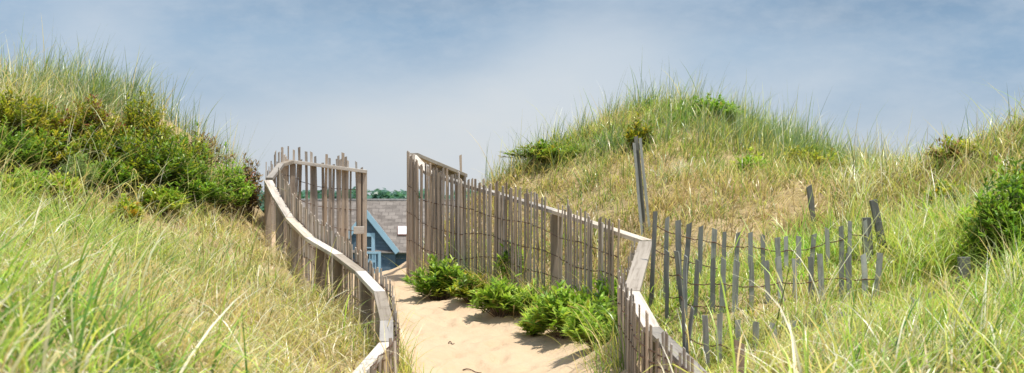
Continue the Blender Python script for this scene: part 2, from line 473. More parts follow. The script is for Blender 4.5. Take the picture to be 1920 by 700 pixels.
# --- rail running on behind the right fence
br = empty('rail_fence', base_at(BRANCH[2]), 'short bare rail running off behind the high left end of the long right fence', 'fence')
rails(BRANCH, .14, .05, br)
post(BRANCH[2]+Vector((-.03, 0, 0)), .09, .09, M['post'], br, hb)
post(BRANCH[1], .09, .09, M['post'], br, hb)
q = P(866, 360, 20.5); bar('lath', Vector((q.x, q.y, gz(q.x, q.y)-.1)), P(863, 291, 20.5), .035, .01, M['lath'], br, side=(1, 0, 0), jit=.004, chamf=True)
bar('brace', P(822, 318, 19.62), P(868, 340, 20.62), .09, .03, M['post'], br, side=(0, 0, 1), rings=3, bevel=.004)

# --- sunken snow fences on the right
def snow_fence(pl, label, spacing, wires, length, topj=.02, lean=.05, endleans=None, tall=None):
    o = empty('snow_fence', base_at(pl[0]), label, 'fence', 'sunken snow fence rows')
    L = poly_len(pl); s = 0; tips = []; k = 0
    while s <= L:
        p, d = poly_at(pl, s); lat = Vector((d.y, -d.x, 0))
        tip = p+Vector((R.gauss(0, .012), R.uniform(-.02, .02), R.uniform(-topj, topj)))
        gzv = gz(p.x, p.y); b = Vector((p.x, p.y, min(gzv-.12, tip.z-length)))
        b.x -= R.gauss(0, lean)*.5 + (endleans(s/L) if endleans else 0)
        bar('lath', b, tip, R.uniform(.035, .047), .01, M['grey_lath'], o, side=d, jit=.003, bend=R.gauss(0, .006), chamf=True)
        tips.append((b, tip)); s += spacing*R.uniform(.85, 1.15)
    for dz in wires:
        plw = []
        for k, (b, tp) in enumerate(tips):
            u = (tp-b).normalized(); q = tp-u*dz+Vector((0, -.012 if k % 2 else .012, R.uniform(-.006, .006))); plw.append(q)
            if k < len(tips)-1:
                b2, t2 = tips[k+1]; plw.append(q.lerp(t2-(t2-b2).normalized()*dz, .5)-Vector((0, 0, .008)))
        tube('wire', plw, .0045, M['wire'], o)
    return o, tips
row1 = [P(1226, 398, 12.4), P(1262, 412, 12.3), P(1325, 430, 12.2), P(1420, 442, 12.1), P(1510, 440, 12.1), P(1560, 428, 12.1), P(1610, 412, 12.1), P(1640, 408, 12.1)]
o1, _ = snow_fence(row1, 'sagging grey snow fence, uppermost sunken row, tied to two dark leaning posts', .108, (.12, .33), .62)
post(P(1633, 408, 12.15), .078, .06, M['dark_post'], o1, hb, top_off=0, lean=(-.04, 0))
q = P(1637, 375, 12.3); bar('post', Vector((q.x+.17, 12.3, gz(q.x+.17, 12.3)-.3)), q, .068, .05, M['dark_post'], o1, side=(1, 0, 0), rings=4, jit=.002, bevel=.006)
row2 = [P(1250, 468, 11.6), P(1290, 484, 11.4), P(1390, 490, 11.2), P(1480, 486, 11.2), P(1560, 478, 11.2), P(1655, 470, 11.2)]
snow_fence(row2, 'low grey snow fence in grass, middle of the three sunken rows', .112, (.2, .38), .55)
row3 = [P(1278, 572, 10.4), P(1310, 590, 10.2), P(1420, 598, 10.0), P(1520, 600, 10.0), P(1620, 590, 10.2), P(1700, 568, 10.5), P(1765, 535, 10.9), P(1806, 520, 11.1)]
o3, _ = snow_fence(row3, 'nearest snow fence row, mostly buried in grass, climbing to a dark right post', .135, (.22,), .42, topj=.035, lean=.07)
post(P(1810, 482, 11.1), .085, .06, M['dark_post'], o3, hb, top_off=0, lean=(-.012, 0))

# --- single posts on the slope
def stake(name, label, parts, cat):
    b0 = parts[0][0]; o = empty(name, base_at(b0), label, cat)
    for i, (b, tp, w, t, m) in enumerate(parts):
        b = Vector(b); b.z = min(b.z, gz(b.x, b.y)-.15)
        bar('post' if i == 0 else 'lath', b, tp, w, t, m, o, side=(1, 0, 0), rings=5, jit=.003, chamf=True)
stake('leaning_post', 'tall grey post with laths wired to it, leaning left before the middle dune', [
    (P(1212, 400, 16.0), P(1192, 256, 16.0), .044, .04, M['dark_post']), (P(1221, 400, 15.94), P(1200, 259, 15.94), .03, .012, M['grey_lath']),
    (P(1206, 400, 15.93), P(1189, 268, 15.93), .03, .012, M['grey_lath'])], 'post')
stake('thin_post', 'thin grey post alone behind the sagging snow fence on the straw slope', [(P(1530, 450, 14.6), P(1517, 349, 14.6), .055, .04, M['dark_post'])], 'post')
stake('stub_post', 'short brown post stub low in the grass at the bottom edge of the photo', [(P(1383, 740, 8.6), P(1386, 641, 8.6), .065, .05, M['post'])], 'post')

# ------------------------------------------------------------------ house beyond the crest
D = 80.
def H(px, py, d=D): return P(px, py, d)
hz0 = gz(H(720, 0).x, D)
hs = empty('house', Vector((H(720, 0).x, D, hz0)), 'blue grey shingled house with grey roof and pale blue trim beyond the gap', 'house')
def quadmesh(name, vs, mat, parent, uvs=None, thick=0.):
    me = pyd(name, [v-parent_origin(parent) for v in vs], [tuple(range(len(vs)))])
    uv = me.uv_layers.new(name='UVMap')
    a = vs[0]; n = (vs[1]-a).cross(vs[2]-a).normalized()
    ux = Vector((1, 0, 0)); ux = (ux-n*ux.dot(n)).normalized(); uy = n.cross(ux)
    for li, l in enumerate(me.loops):
        v = vs[l.vertex_index]; uv.data[li].uv = (v.dot(ux), v.dot(uy))
    return link(name, me, mat, parent, Matrix.Translation(parent_origin(parent)))
def parent_origin(p):
    return p.location.copy() if p.parent is None else p.parent.location + p.matrix_basis.translation
def boxmesh(name, lo, hi, mat, parent, rot=None):
    lo = Vector(lo); hi = Vector(hi); c = (lo+hi)/2; e = (hi-lo)/2
    bm = bmesh.new(); bmesh.ops.create_cube(bm, size=2)
    bmesh.ops.scale(bm, vec=e, verts=bm.verts)
    bmesh.ops.bevel(bm, geom=bm.edges[:], offset=min(e)*.15, segments=1, affect='EDGES')
    me = bpy.data.meshes.new(name); bm.to_mesh(me); bm.free()
    mw = Matrix.Translation(c) @ (rot.to_4x4() if rot else Matrix.Identity(4))
    return link(name, me, mat, parent, mw)
xa, xb = H(520, 0).x, H(960, 0).x; ze = H(0, 466).z; zr = H(0, 378).z; zb = hz0-.3
depth = (zr-ze)*1.15
# main walls as one mesh with the front gable
apx, apz = H(688, 400).x, H(688, 402).z
gr, gl = H(742, 0).x, H(634, 0).x
wm = []
def wall_mesh():
    vs = [Vector(v) for v in [(xa, D, zb), (xb, D, zb), (xb, D, ze-.02), (xa, D, ze-.02),
          (xa, D+2*depth, zb), (xb, D+2*depth, zb), (xb, D+2*depth, ze), (xa, D+2*depth, ze), (xa, D+depth, zr-.1), (xb, D+depth, zr-.1)]]
    fs = [(0, 1, 2, 3), (1, 5, 6, 9, 2), (4, 0, 3, 8, 7), (5, 4, 7, 6)]
    k = len(vs); g = [(gl, D-.25, zb), (gr, D-.25, zb), (gr, D-.25, ze), (apx, D-.25, apz), (gl, D-.25, ze), (gr, D, zb), (gl, D, zb), (gr, D+.6, ze), (gl, D+.6, ze)]
    vs += [Vector(v) for v in g]
    fs += [(k, k+1, k+2, k+3, k+4), (k+1, k+5, k+7, k+2), (k+6, k, k+4, k+8)]
    o = hs.location; me = pyd('wall', [v-o for v in vs], fs)
    uv = me.uv_layers.new(name='UVMap')
    for li, l in enumerate(me.loops):
        v = vs[l.vertex_index]; uv.data[li].uv = (v.x+v.y*.97, v.z)
    link('wall', me, M['wall'], hs, Matrix.Translation(o))
wall_mesh()
def slab(name, vs, mat, parent, th):
    vs = [Vector(v) for v in vs]; n = (vs[1]-vs[0]).cross(vs[2]-vs[0]).normalized()
    if n.z < 0: n = -n
    o = parent_origin(parent); k = len(vs)
    allv = [v+n*th for v in vs]+vs
    fs = [tuple(range(k)), tuple(range(2*k-1, k-1, -1))]+[(i, i+k, (i+1) % k+k, (i+1) % k) for i in range(k)]
    me = pyd(name, [v-o for v in allv], fs); uv = me.uv_layers.new(name='UVMap')
    ux = Vector((1, 0, 0)) if abs(n.x) < .3 else Vector((0, 1, 0)); ux = (ux-n*ux.dot(n)).normalized(); uy = n.cross(ux)
    for li, l in enumerate(me.loops):
        v = allv[l.vertex_index]; uv.data[li].uv = (v.dot(ux), v.dot(uy))
    return link(name, me, mat, parent, Matrix.Translation(o))
slope = (zr-ze)/depth
roof = slab('roof', [(xa-.3, D-.35, ze-.35*slope), (xb+.3, D-.35, ze-.35*slope), (xb+.3, D+depth, zr), (xa-.3, D+depth, zr)], M['roof'], hs, .1)
slab('roof', [(xa-.3, D+depth+.003, zr), (xb+.3, D+depth+.003, zr), (xb+.3, D+2*depth+.3, ze-.3*slope), (xa-.3, D+2*depth+.3, ze-.3*slope)], M['roof'], hs, .1)
boxmesh('ridge_cap', (xa-.3, D+depth-.12, zr+.07), (xb+.3, D+depth+.12, zr+.17), M['ridge'], roof)
gdep = (apz+.12-ze)/slope                # the cross gable meets the main roof here
zg = apz+.12
sl = (zg-ze)/(gr-apx)
gro = slab('gable_roof', [(apx, D-.38, zg), (gr+.12, D-.38, ze-.12*sl), (gr+.12, D-.1, ze-.12*sl), (apx, D+gdep+.2, zg)], M['roof'], hs, .07)
sl2 = (zg-ze)/(apx-gl)
slab('gable_roof', [(apx-.003, D-.38, zg), (gl-.12, D-.38, ze-.12*sl2), (gl-.12, D-.1, ze-.12*sl2), (apx-.003, D+gdep+.2, zg)], M['roof'], hs, .07)
for e in (gr+.14, gl-.14):
    zz = ze-.14*(sl if e > apx else sl2)
    A = Vector((apx+(.004 if e > apx else -.004), D-.41, zg-.06)); B = Vector((e, D-.41, zz-.06))
    d = (B-A).normalized(); up = Vector((-d.z, 0, d.x)); up = up if up.z > 0 else -up
    bar('gable_trim', A, B, .30, .05, M['trim'], hs, side=up, rings=2, lat0=Vector((0, 0, 1)), bevel=.01)
# window with a wide pale blue casing
def frame(name, x0, x1, z0, z1, y, w, th, mat, parent):
    vs = []; fs = []
    for (a, b, c, d_) in ((x0, x1, z0, z1), (x0+w, x1-w, z0+w, z1-w)):
        for yy in (y-th, y): vs += [Vector((a, yy, c)), Vector((b, yy, c)), Vector((b, yy, d_)), Vector((a, yy, d_))]
    for k in range(4):
        j = (k+1) % 4
        fs += [(k, j, 8+j, 8+k), (4+j, 4+k, 12+k, 12+j), (k, 4+k, 4+j, j), (8+k, 8+j, 12+j, 12+k)]
    o = parent_origin(parent)
    return link(name, pyd(name, [v-o for v in vs], fs), mat, parent, Matrix.Translation(o))
def hwin(px0, px1, py0, py1, y, w, cross=True):
    x0, x1 = H(px0, 0).x, H(px1, 0).x; z1, z0 = H(0, py0).z, H(0, py1).z
    f = frame('window', x0, x1, z0, z1, y, w, .07, M['trim'], hs)
    boxmesh('pane', (x0+w*.6, y-.035, z0+w*.6), (x1-w*.6, y-.008, z1-w*.6), M['glass_dark'], f)
    if cross: boxmesh('sash_bar', (x0+w*.8, y-.058, (z0+z1)/2-.03), (x1-w*.8, y-.037, (z0+z1)/2+.03), M['trim'], f)
hwin(679, 704, 437, 492, D-.253, .2)
hwin(790, 815, 474, 505, D-.003, .14)
# balcony railing
rl = frame('railing', H(684, 0).x, H(717, 0).x, H(0, 512).z, H(0, 471).z, D-.9, .12, .08, M['trim'], hs)
for k in range(5):
    x_ = H(684, 0).x+.22+k*.16; boxmesh('baluster', (x_-.025, D-.965, H(0, 512).z+.1), (x_+.025, D-.915, H(0, 471).z-.1), M['trim'], rl)
boxmesh('deck', (H(680, 0).x, D-1.0, H(0, 514).z-.15), (H(721, 0).x, D-.255, H(0, 514).z), M['trim'], hs)
# skylight lies on the roof slope
def on_roof(px, py):
    v = Vector((H(px, 0).x, D, H(0, py).z)); y = (v.z-ze)/slope
    for _ in range(6):
        z = (HZ-py)*(D+y)/F+EYE; y = (z-ze)/slope
    return Vector(((px-960)*(D+y)/F, D+y, z))
s0, s1, s2, s3 = on_roof(746, 445), on_roof(770, 445), on_roof(770, 429), on_roof(746, 429)
nrm = (s1-s0).cross(s2-s0).normalized(); nrm = nrm if nrm.z > 0 else -nrm
sk = slab('skylight', [v+nrm*.09 for v in (s0, s1, s2, s3)], M['skylight_frame'], hs, .12)
c = (s0+s1+s2+s3)/4
slab('pane', [v.lerp(c, .1)+nrm*.205 for v in (s0, s1, s2, s3)], M['skylight_glass'], sk, .02)
# ------------------------------------------------------------------ litter on the sand
for lb, px_, py_, d, ln in (('dark curved twig lying on the sand, lower middle of the path', 868, 681, 12.95, .17), ('tiny dark twig on the sand left of the bright bushes', 841, 636, 14.3, .06), ('short straw bit on the sand in front of the rounded glossy bush', 905, 588, 15.8, .10)):
    x0 = (px_-960)*d/F; pl = []
    for k in range(7):
        x_ = x0+ln*k/6; y_ = d+.03*math.sin(k*1.1); pl.append(Vector((x_, y_, gz(x_, y_)+.008+.006*math.sin(k))))
    tag(tube('twig', pl, [.006, .006, .005, .005, .004, .004, .003], M['twig'], None), lb, 'twig')

# ------------------------------------------------------------------ leaf clouds
def leaves(base, dirs, length, width, colr, seg=2, droop=.3, tipfac=1.0, fold=.0):
    """leaf ribbons: base (n,3), dirs (n,3) unit, length (n), width (n), colr (n,3)"""
    n = len(base); up = np.array([0, 0, 1.])
    side = np.cross(dirs, up)+NR.normal(0, .25, (n, 3)); side /= np.linalg.norm(side, axis=1, keepdims=True)+1e-9
    VS, CS = [], []
    prof = {2: (.35, 1, .05), 3: (.3, .95, .8, .05)}[seg]
    for i in range(seg+1):
        t = i/seg; p = base+dirs*(length*t)[:, None]-up*(droop*length*t*t)[:, None]
        w = width*prof[i]/2
        VS += [p-side*w[:, None], p+side*w[:, None]]; cc = colr*(1+(tipfac-1)*t); CS += [cc, cc]
    k = 2*(seg+1); V_ = np.stack(VS, 1).reshape(-1, 3); C_ = np.stack(CS, 1).reshape(-1, 3)
    b = (np.arange(n)*k)[:, None]
    q = np.concatenate([b+np.array([2*i, 2*i+1, 2*i+3, 2*i+2]) for i in range(seg)], 1).reshape(-1, 4)
    return V_, q, C_

def shrub(name, label, px, py, d, w, h, pal, leaf=(.068, .021), style='bush', n_stem=None, per=26, cat='shrub', upr=.35, drop=0., dens=1.0):
    """one shrub: twigs from the root, leaves in whorls along the outer half of every twig"""
    x = (px-960)*d/F; rad = w/2*d/F; g = gz(x, d); ztop = (HZ-(py-h/2))*d/F+EYE
    ht = min(max(ztop-g, .25), 1.25); base = Vector((x, d, g-.03))
    vis = h*d/F; zc = max(ht-vis, 0)*.8                               # leafy part starts here
    o = empty(name, base, label, cat)
    rg = np.random.default_rng(int(px*7+py*13)); n_stem = int((n_stem or max(60, 95*(rad/.35)**1.6))*dens)
    u = rg.random(n_stem); a = rg.random(n_stem)*2*np.pi; r = np.sqrt(u)
    lump = 1+.22*np.sin(a*3+px)+.15*np.sin(a*5+py)
    ex = r*np.cos(a)*rad*lump; ey = r*np.sin(a)*rad*.85*lump
    ez = zc+(ht-zc)*np.sqrt(np.clip(1-r*r*.85, .02, 1))*(rg.uniform(.62, 1.08, n_stem))
    ez *= (1+.24*np.sin(ex*9+px)*np.sin(ey*8))*np.where(rg.random(n_stem) < .12, rg.uniform(1.05, 1.3, n_stem), 1)
    tips = np.stack([ex, ey, ez], 1); root = np.stack([ex*.25, ey*.25, np.zeros(n_stem)], 1)
    B, DD, LL, WW, CC = [], [], [], [], []
    pal = np.array(pal); tone = rg.random(n_stem)
    for k in range(n_stem):
        t = np.sort(rg.uniform(.42, 1.02, per)); s = root[k]+(tips[k]-root[k])*t[:, None]
        ax = tips[k]-root[k]; ax /= np.linalg.norm(ax)
        ph = rg.uniform(0, 2*np.pi, per); out = np.stack([np.cos(ph), np.sin(ph), np.zeros(per)], 1)
        inc = (upr+.9*(t > .9)*upr+rg.normal(0, .18, per))[:, None]
        dd = ax*inc+out*(1-np.abs(inc)*.55)+np.array([0, 0, .15]); dd /= np.linalg.norm(dd, axis=1, keepdims=True)
        B.append(s+rg.normal(0, .008, (per, 3))); DD.append(dd)
        LL.append(leaf[0]*rg.uniform(.65, 1.3, per)); WW.append(leaf[1]*rg.uniform(.7, 1.25, per))
        ci = rg.choice(len(pal), per, p=None) if rg.random() < .35 else np.full(per, int(tone[k]*len(pal)) % len(pal))
        inner = .45+.55*np.clip((t-.42)/.5, 0, 1)  # inner leaves darkened in colour, painting in the shade inside the bush
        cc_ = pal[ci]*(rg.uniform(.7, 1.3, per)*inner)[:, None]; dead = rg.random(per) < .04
        cc_[dead] = np.array([.42, .33, .10])*rg.uniform(.6, 1.2); CC.append(cc_)
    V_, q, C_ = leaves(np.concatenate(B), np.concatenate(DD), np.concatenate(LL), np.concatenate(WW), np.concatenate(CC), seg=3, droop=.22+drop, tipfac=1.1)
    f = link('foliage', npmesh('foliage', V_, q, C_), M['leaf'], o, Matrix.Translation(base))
    vs, fs = [], []
    for k in range(0, n_stem, 2):
        a_, b_ = Vector(root[k]), Vector(tips[k]); sd = (b_-a_).cross(Vector((.3, 1, .1))).normalized(); s2 = (b_-a_).cross(sd).normalized()
        i0 = len(vs)
        for p, r_ in ((a_, .006), (a_.lerp(b_, .5)+Vector((0, 0, .02)), .004), (b_, .0015)):
            for j in range(3):
                an = 2.094*j; vs.append(p+sd*math.cos(an)*r_+s2*math.sin(an)*r_)
        for m_ in range(2):
            for j in range(3): fs.append((i0+m_*3+j, i0+m_*3+(j+1) % 3, i0+m_*3+3+(j+1) % 3, i0+m_*3+3+j))
    link('stems', pyd('stems', vs, fs), M['twig'], o, Matrix.Translation(base))
    return o

OLV = [(.40, .42, .035), (.25, .31, .03), (.50, .42, .05), (.14, .20, .025)]
DRK = [(.09, .19, .025), (.15, .27, .03), (.22, .33, .04)]  # dark green leaves, deepened further to paint in shadow among the shrubs
MID = [(0.24, 0.4, 0.05), (0.34, 0.48, 0.06), (0.18, 0.32, 0.04)]
BRT = [(0.34, 0.54, 0.06), (0.44, 0.62, 0.08), (0.24, 0.42, 0.045)]
YEL = [(0.54, 0.58, 0.07), (0.62, 0.6, 0.1), (0.44, 0.52, 0.07)]
PAL = [(.34, .46, .15), (.42, .52, .20), (.26, .40, .12)]
ORG = [(0.66, 0.48, 0.05), (0.68, 0.4, 0.05), (0.48, 0.46, 0.06)]
BRN = [(0.312, 0.221, 0.13), (0.416, 0.299, 0.182), (0.208, 0.156, 0.091)]
RED = [(0.39, 0.169, 0.104), (0.312, 0.221, 0.091), (0.182, 0.234, 0.039)]
PTH = [(.31, .48, .06), (.41, .57, .08), (.20, .35, .045), (.50, .60, .10)]
SH = [
 ('shrub', 'olive shrub with upright tips, highest on the left dune', 262, 236, 17.8, 141, 88, OLV, dict(dens=1.35)),
 ('shrub', 'olive shrub at the left photo edge just under the crest grass', 30, 228, 17.0, 177, 100, OLV, dict(dens=1.35)),
 ('shrub', 'olive shrub with reddish tips left of the highest shrub on the left dune', 160, 238, 17.4, 165, 92, OLV+[(.30, .11, .06)], dict(dens=1.35)),
 ('shrub', 'dark green shrub at the left photo edge just above the pale grass', 15, 300, 16.0, 153, 110, DRK+MID, dict(dens=1.35)),
 ('shrub', 'mid green shrub directly left of the pale feathery plant', 85, 290, 16.4, 141, 100, MID+OLV, dict(dens=1.35)),
 ('shrub', 'large dark green shrub in the middle of the left dune face', 283, 306, 17.0, 188, 116, DRK+OLV[:2], dict(dens=1.35)),
 ('shrub', 'deep green shrub just above the pale feathery plant', 195, 285, 17.0, 141, 100, DRK+OLV, dict(dens=1.35)),
 ('feathery_plant', 'pale lime green feathery plant among the dark shrubs of the left dune', 148, 315, 15.9, 78, 58, PAL, dict(leaf=(.03, .007), per=60, dens=1.3)),
 ('shrub', 'bright green shrub at the right foot of the left dune by the fence corner', 425, 342, 18.2, 106, 84, BRT+MID, dict(dens=1.35)),
 ('shrub', 'wide dark shrub left of the bright green one by the fence corner', 345, 350, 17.2, 165, 96, DRK+MID, dict(dens=1.35)),
 ('shrub', 'small bright yellow green shrub under the pale feathery plant', 112, 347, 15.6, 89, 50, YEL+BRT, dict(dens=1.35)),
 ('shrub', 'small orange yellow shrub in straw grass at the foot of the left dune', 238, 392, 15.3, 58, 36, ORG+YEL+MID, dict(dens=1.35)),
 ('shrub', 'yellow green shrub at the left photo edge where the pale grass begins', 12, 365, 15.0, 129, 74, YEL+MID, dict(dens=1.35)),
 ('dry_shrub', 'dry brown twiggy shrub right of the highest olive shrub', 365, 290, 18.5, 120, 76, BRN, dict(dens=.8)),
 ('dry_shrub', 'small brown and reddish shrub hanging beside the left fence corner', 466, 340, 18.7, 51, 84, BRN+RED, dict(dens=1.35)),
 ('path_shrub', 'rounded glossy green bush on the sand at the far end of the right fence', 826, 523, 16.9, 112, 76, PTH+DRK, dict(leaf=(.10, .032), per=24)),
 ('path_shrub', 'low leafy bush on the sand halfway along the long right fence', 942, 556, 15.55, 108, 66, PTH, dict(leaf=(.115, .03), per=20)),
 ('path_shrub', 'tall leafy plant growing up against the middle of the long right fence', 958, 488, 16.3, 56, 78, PTH+DRK, dict(leaf=(.09, .028), per=22, dens=.7)),
 ('weedy_plant', 'light yellow green weed poking up behind the long right fence', 852, 455, 17.7, 44, 44, YEL+BRT, dict(dens=.7)),
 ('path_shrub', 'broad bright green bush spreading onto the sand by the thick fence post', 1062, 588, 14.1, 152, 100, PTH, dict(leaf=(.105, .032), per=22)),
 ('path_shrub', 'biggest bright green bush, nearest on the right edge of the sand', 1126, 638, 12.75, 156, 142, PTH, dict(leaf=(.105, .03), per=22)),
 ('path_shrub', 'leafy bush behind the biggest one, tucked into the right fence bend', 1150, 558, 14.0, 90, 80, BRT, dict(leaf=(.10, .03), per=22)),
 ('shrub', 'biggest dark green shrub at the right photo edge among bending straw grass', 1893, 412, 11.3, 170, 180, DRK+MID+BRT[:1], dict(dens=1.5)),
 ('shrub', 'bright yellow green shrub left of the dark one at the right photo edge', 1828, 430, 12.0, 110, 92, BRT+YEL, dict(dens=1.35)),
 ('shrub', 'reddish brown shrub below the grass crest of the right dune', 1800, 350, 15.3, 120, 50, RED+YEL, dict(dens=.7)),
 ('shrub', 'orange and yellow shrub under the reddish one on the right dune', 1775, 385, 14.2, 90, 60, ORG+YEL+MID, dict(dens=1.35)),
 ('shrub', 'low wide green shrub on the left shoulder of the middle dune', 1030, 306, 20.2, 150, 40, MID+OLV, dict(dens=.9)),
 ('shrub', 'leafy light green plant alone on the right face of the middle dune', 1408, 312, 18.1, 84, 48, YEL+BRT, dict(leaf=(.08, .026), dens=.8)),
 ('shrub', 'bright green shrub on the very top of the middle dune', 1330, 208, 21.4, 130, 48, BRT+MID, dict(leaf=(.08, .028))),
 ('shrub', 'yellow green shrub in the saddle between the middle and right dunes', 1695, 350, 17.0, 120, 56, YEL+MID, dict(dens=1.35)),
 ('shrub', 'dull olive shrub on the right shoulder of the middle dune', 1515, 296, 19.8, 140, 40, OLV+YEL, dict(dens=.7)),
 ('shrub', 'dark olive shrub tuft right behind the top of the tall leaning post', 1196, 245, 19.6, 54, 38, OLV, dict(dens=1.35)),
 ('shrub', 'olive green shrub filling the left dune between the highest and the bright green one', 345, 285, 17.9, 110, 56, OLV+MID, dict(dens=1.5)),
 ('shrub', 'yellow green shrub right of the small orange yellow one', 300, 372, 16.4, 110, 50, MID+YEL, dict(dens=1.3)),
 ('shrub', 'mid green shrub between the pale feathery plant and the large dark shrub', 205, 335, 16.4, 110, 66, MID+DRK, dict(dens=1.5)),
 ('shrub', 'light green bushy shrub in straw grass left of the small bright yellow green one', 55, 345, 15.6, 100, 60, MID+BRT, dict(dens=1.4)),
 ('path_shrub', 'dull green low plant filling the fence foot right of the rounded glossy bush', 888, 541, 16.3, 92, 54, MID+OLV, dict(leaf=(.09, .022), per=22, dens=1.1)),
 ('path_shrub', 'straggly green plant at the fence foot left of the broad bright bush', 1006, 566, 15.3, 100, 62, MID+PTH, dict(leaf=(.11, .02), per=20, dens=.95)),
 ('path_shrub', 'small leafy sprig of the sand edge just left of the broad bright bush', 1000, 607, 14.5, 48, 34, PTH, dict(leaf=(.10, .022), per=18, dens=.8)),
 ('path_shrub', 'yellowish leafy plant between the broad bright bush and the right fence', 1100, 560, 14.7, 90, 60, PTH+YEL, dict(leaf=(.10, .03), per=20, dens=.9)),
 ('shrub', 'dark green shrub at the right photo edge just above the biggest dark one', 1918, 345, 12.0, 110, 100, DRK+OLV, dict(dens=1.0)),
 ('shrub', 'yellowish spreading shrub at the foot of the big dark one on the right edge', 1862, 462, 11.5, 110, 60, YEL+MID+ORG[:1], dict(dens=.9)),
]
for nm, lb, px, py, d, w, h, pal, kw in SH:
    o = shrub(nm, lb, px, py, d, w, h, pal, cat='plant' if 'plant' in nm else 'shrub', **kw)
    o['group'] = 'bushes along the foot of the right fence' if nm == 'path_shrub' else 'shrubs on the left dune' if px < 500 else 'shrubs on the middle and right dunes'

# ------------------------------------------------------------------ grass
STRAW = np.array([.80, .62, .31]); PALE = np.array([.93, .87, .68]); TAN = np.array([.58, .41, .24])  # PALE: dry straw, near white so glints on blades are painted in too
GREEN = np.array([.25, .40, .07]); YGRN = np.array([.66, .67, .16]); BGRN = np.array([.25, .35, .18]); LGRN = np.array([.46, .66, .11]); OLG = np.array([.52, .48, .14])
DARK = np.array([.13, .17, .045]); DGRN = np.array([.12, .30, .06])

def grass(name, label, n, box, mask, length, pal, wts, tilt=(.15, .25), curl=(.5, .4), wind=0., windk=.5, width=(.0045, .008), seg=5, clump=None, seed=1, tone=None, group=None, hfac=None):
    """blades of grass as narrow tapering ribbons; wind is the heading they lean to"""
    rg = np.random.default_rng(seed)
    if clump:
        nc = n//clump[0]; cx = rg.uniform(box[0], box[1], nc); cy = rg.uniform(box[2], box[3], nc)
        k = rg.integers(0, nc, n); ox = rg.normal(0, clump[1], n); oy = rg.normal(0, clump[1], n)
        x = cx[k]+ox; y = cy[k]+oy; outw = np.arctan2(oy, ox); ctone = rg.random(nc)[k]; chk = rg.uniform(.6, 1.35, nc)[k]
    else:
        x = rg.uniform(box[0], box[1], n); y = rg.uniform(box[2], box[3], n); outw = rg.uniform(0, 2*np.pi, n); ctone = rg.random(n); chk = np.ones(n)
    z = ground(x, y); px = 960+F*x/np.maximum(y, .3); py = HZ-(z-EYE)*F/np.maximum(y, .3)
    pr = mask(x, y, px, py); pr = pr*((px > -420) & (px < 2340))
    keep = rg.random(n) < pr
    x, y, z, outw, ctone, chk, px, py = [a[keep] for a in (x, y, z, outw, ctone, chk, px, py)]; n = len(x)
    if n == 0: return
    L = rg.uniform(length[0], length[1], n)*chk*(.75+.6*rg.random(n)**4)
    if hfac is not None: L = L*hfac(x, y, px)
    wx = np.cos(outw)*(1-windk)+np.cos(wind)*windk*rg.uniform(.2, 1.6, n)+rg.normal(0, .35, n)
    wy = np.sin(outw)*(1-windk)+np.sin(wind)*windk*rg.uniform(.2, 1.6, n)+rg.normal(0, .35, n)
    az = np.arctan2(wy, wx)
    th0 = np.abs(rg.normal(tilt[0], tilt[1], n)); kap = np.abs(rg.normal(curl[0], curl[1], n))
    w0 = rg.uniform(width[0], width[1], n)
    pal = np.array(pal); wts = np.array(wts, float)
    # colour varies by patch, by clump and by blade
    pn = fbm(x*.9+seed*3, y*.9, 3)+.5*(ctone-.5)+rg.normal(0, .28, n)
    order = np.cumsum(wts/wts.sum()); rank = (np.argsort(np.argsort(pn))+.5)/n
    ci = np.minimum(np.searchsorted(order, rank), len(pal)-1)
    base = pal[ci]*rg.uniform(.75, 1.25, n)[:, None]
    if tone is not None: base = tone(base, x, y, px, py, rg)
    tw = rg.normal(0, .5, n)
    cx, cy, cz = x.copy(), y.copy(), z-.02
    VS, CS = [], []
    for i in range(seg+1):
        t = i/seg
        th = np.minimum(th0+kap*t**1.3*1.6, 2.5)
        if i:
            st = L/seg; cx = cx+np.sin(th)*np.cos(az)*st; cy = cy+np.sin(th)*np.sin(az)*st; cz = cz+np.cos(th)*st
        w = w0*(1-t**2.2)*.5+.0004
        a2 = az+np.pi/2+tw*(.5+t); sx, sy = np.cos(a2)*w, np.sin(a2)*w
        VS += [np.stack([cx-sx, cy-sy, cz], 1), np.stack([cx+sx, cy+sy, cz], 1)]
        sh = .46+.60*min(1, t*1.7)  # blades darken toward the root: shade between them painted into the colour
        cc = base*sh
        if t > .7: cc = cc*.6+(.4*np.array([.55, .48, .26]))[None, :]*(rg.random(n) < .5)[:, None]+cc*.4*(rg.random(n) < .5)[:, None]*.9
        CS += [cc, cc]
    k = 2*(seg+1); V_ = np.stack(VS, 1).reshape(-1, 3); C_ = np.stack(CS, 1).reshape(-1, 3)
    b = (np.arange(n)*k)[:, None]
    q = np.concatenate([b+np.array([2*i, 2*i+1, 2*i+3, 2*i+2]) for i in range(seg)], 1).reshape(-1, 4)
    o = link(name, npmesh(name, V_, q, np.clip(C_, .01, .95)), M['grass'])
    print('GRASS', label, n)
    return tag(o, label, 'grass', group, 'stuff')

def b(c): return c.astype(float)
def offpath(x, y, m=.06): return ~((x > xl(y)-m) & (x < xr(y)+m) & (y < 20.5))
def pnoise(x, y, s, k=0): return fbm(x*s+k, y*s+k*2, 3)
ALL = None
def leftside(x, y): return x < xl(y)-.02
def rightside(x, y): return x > xr(y)+.04

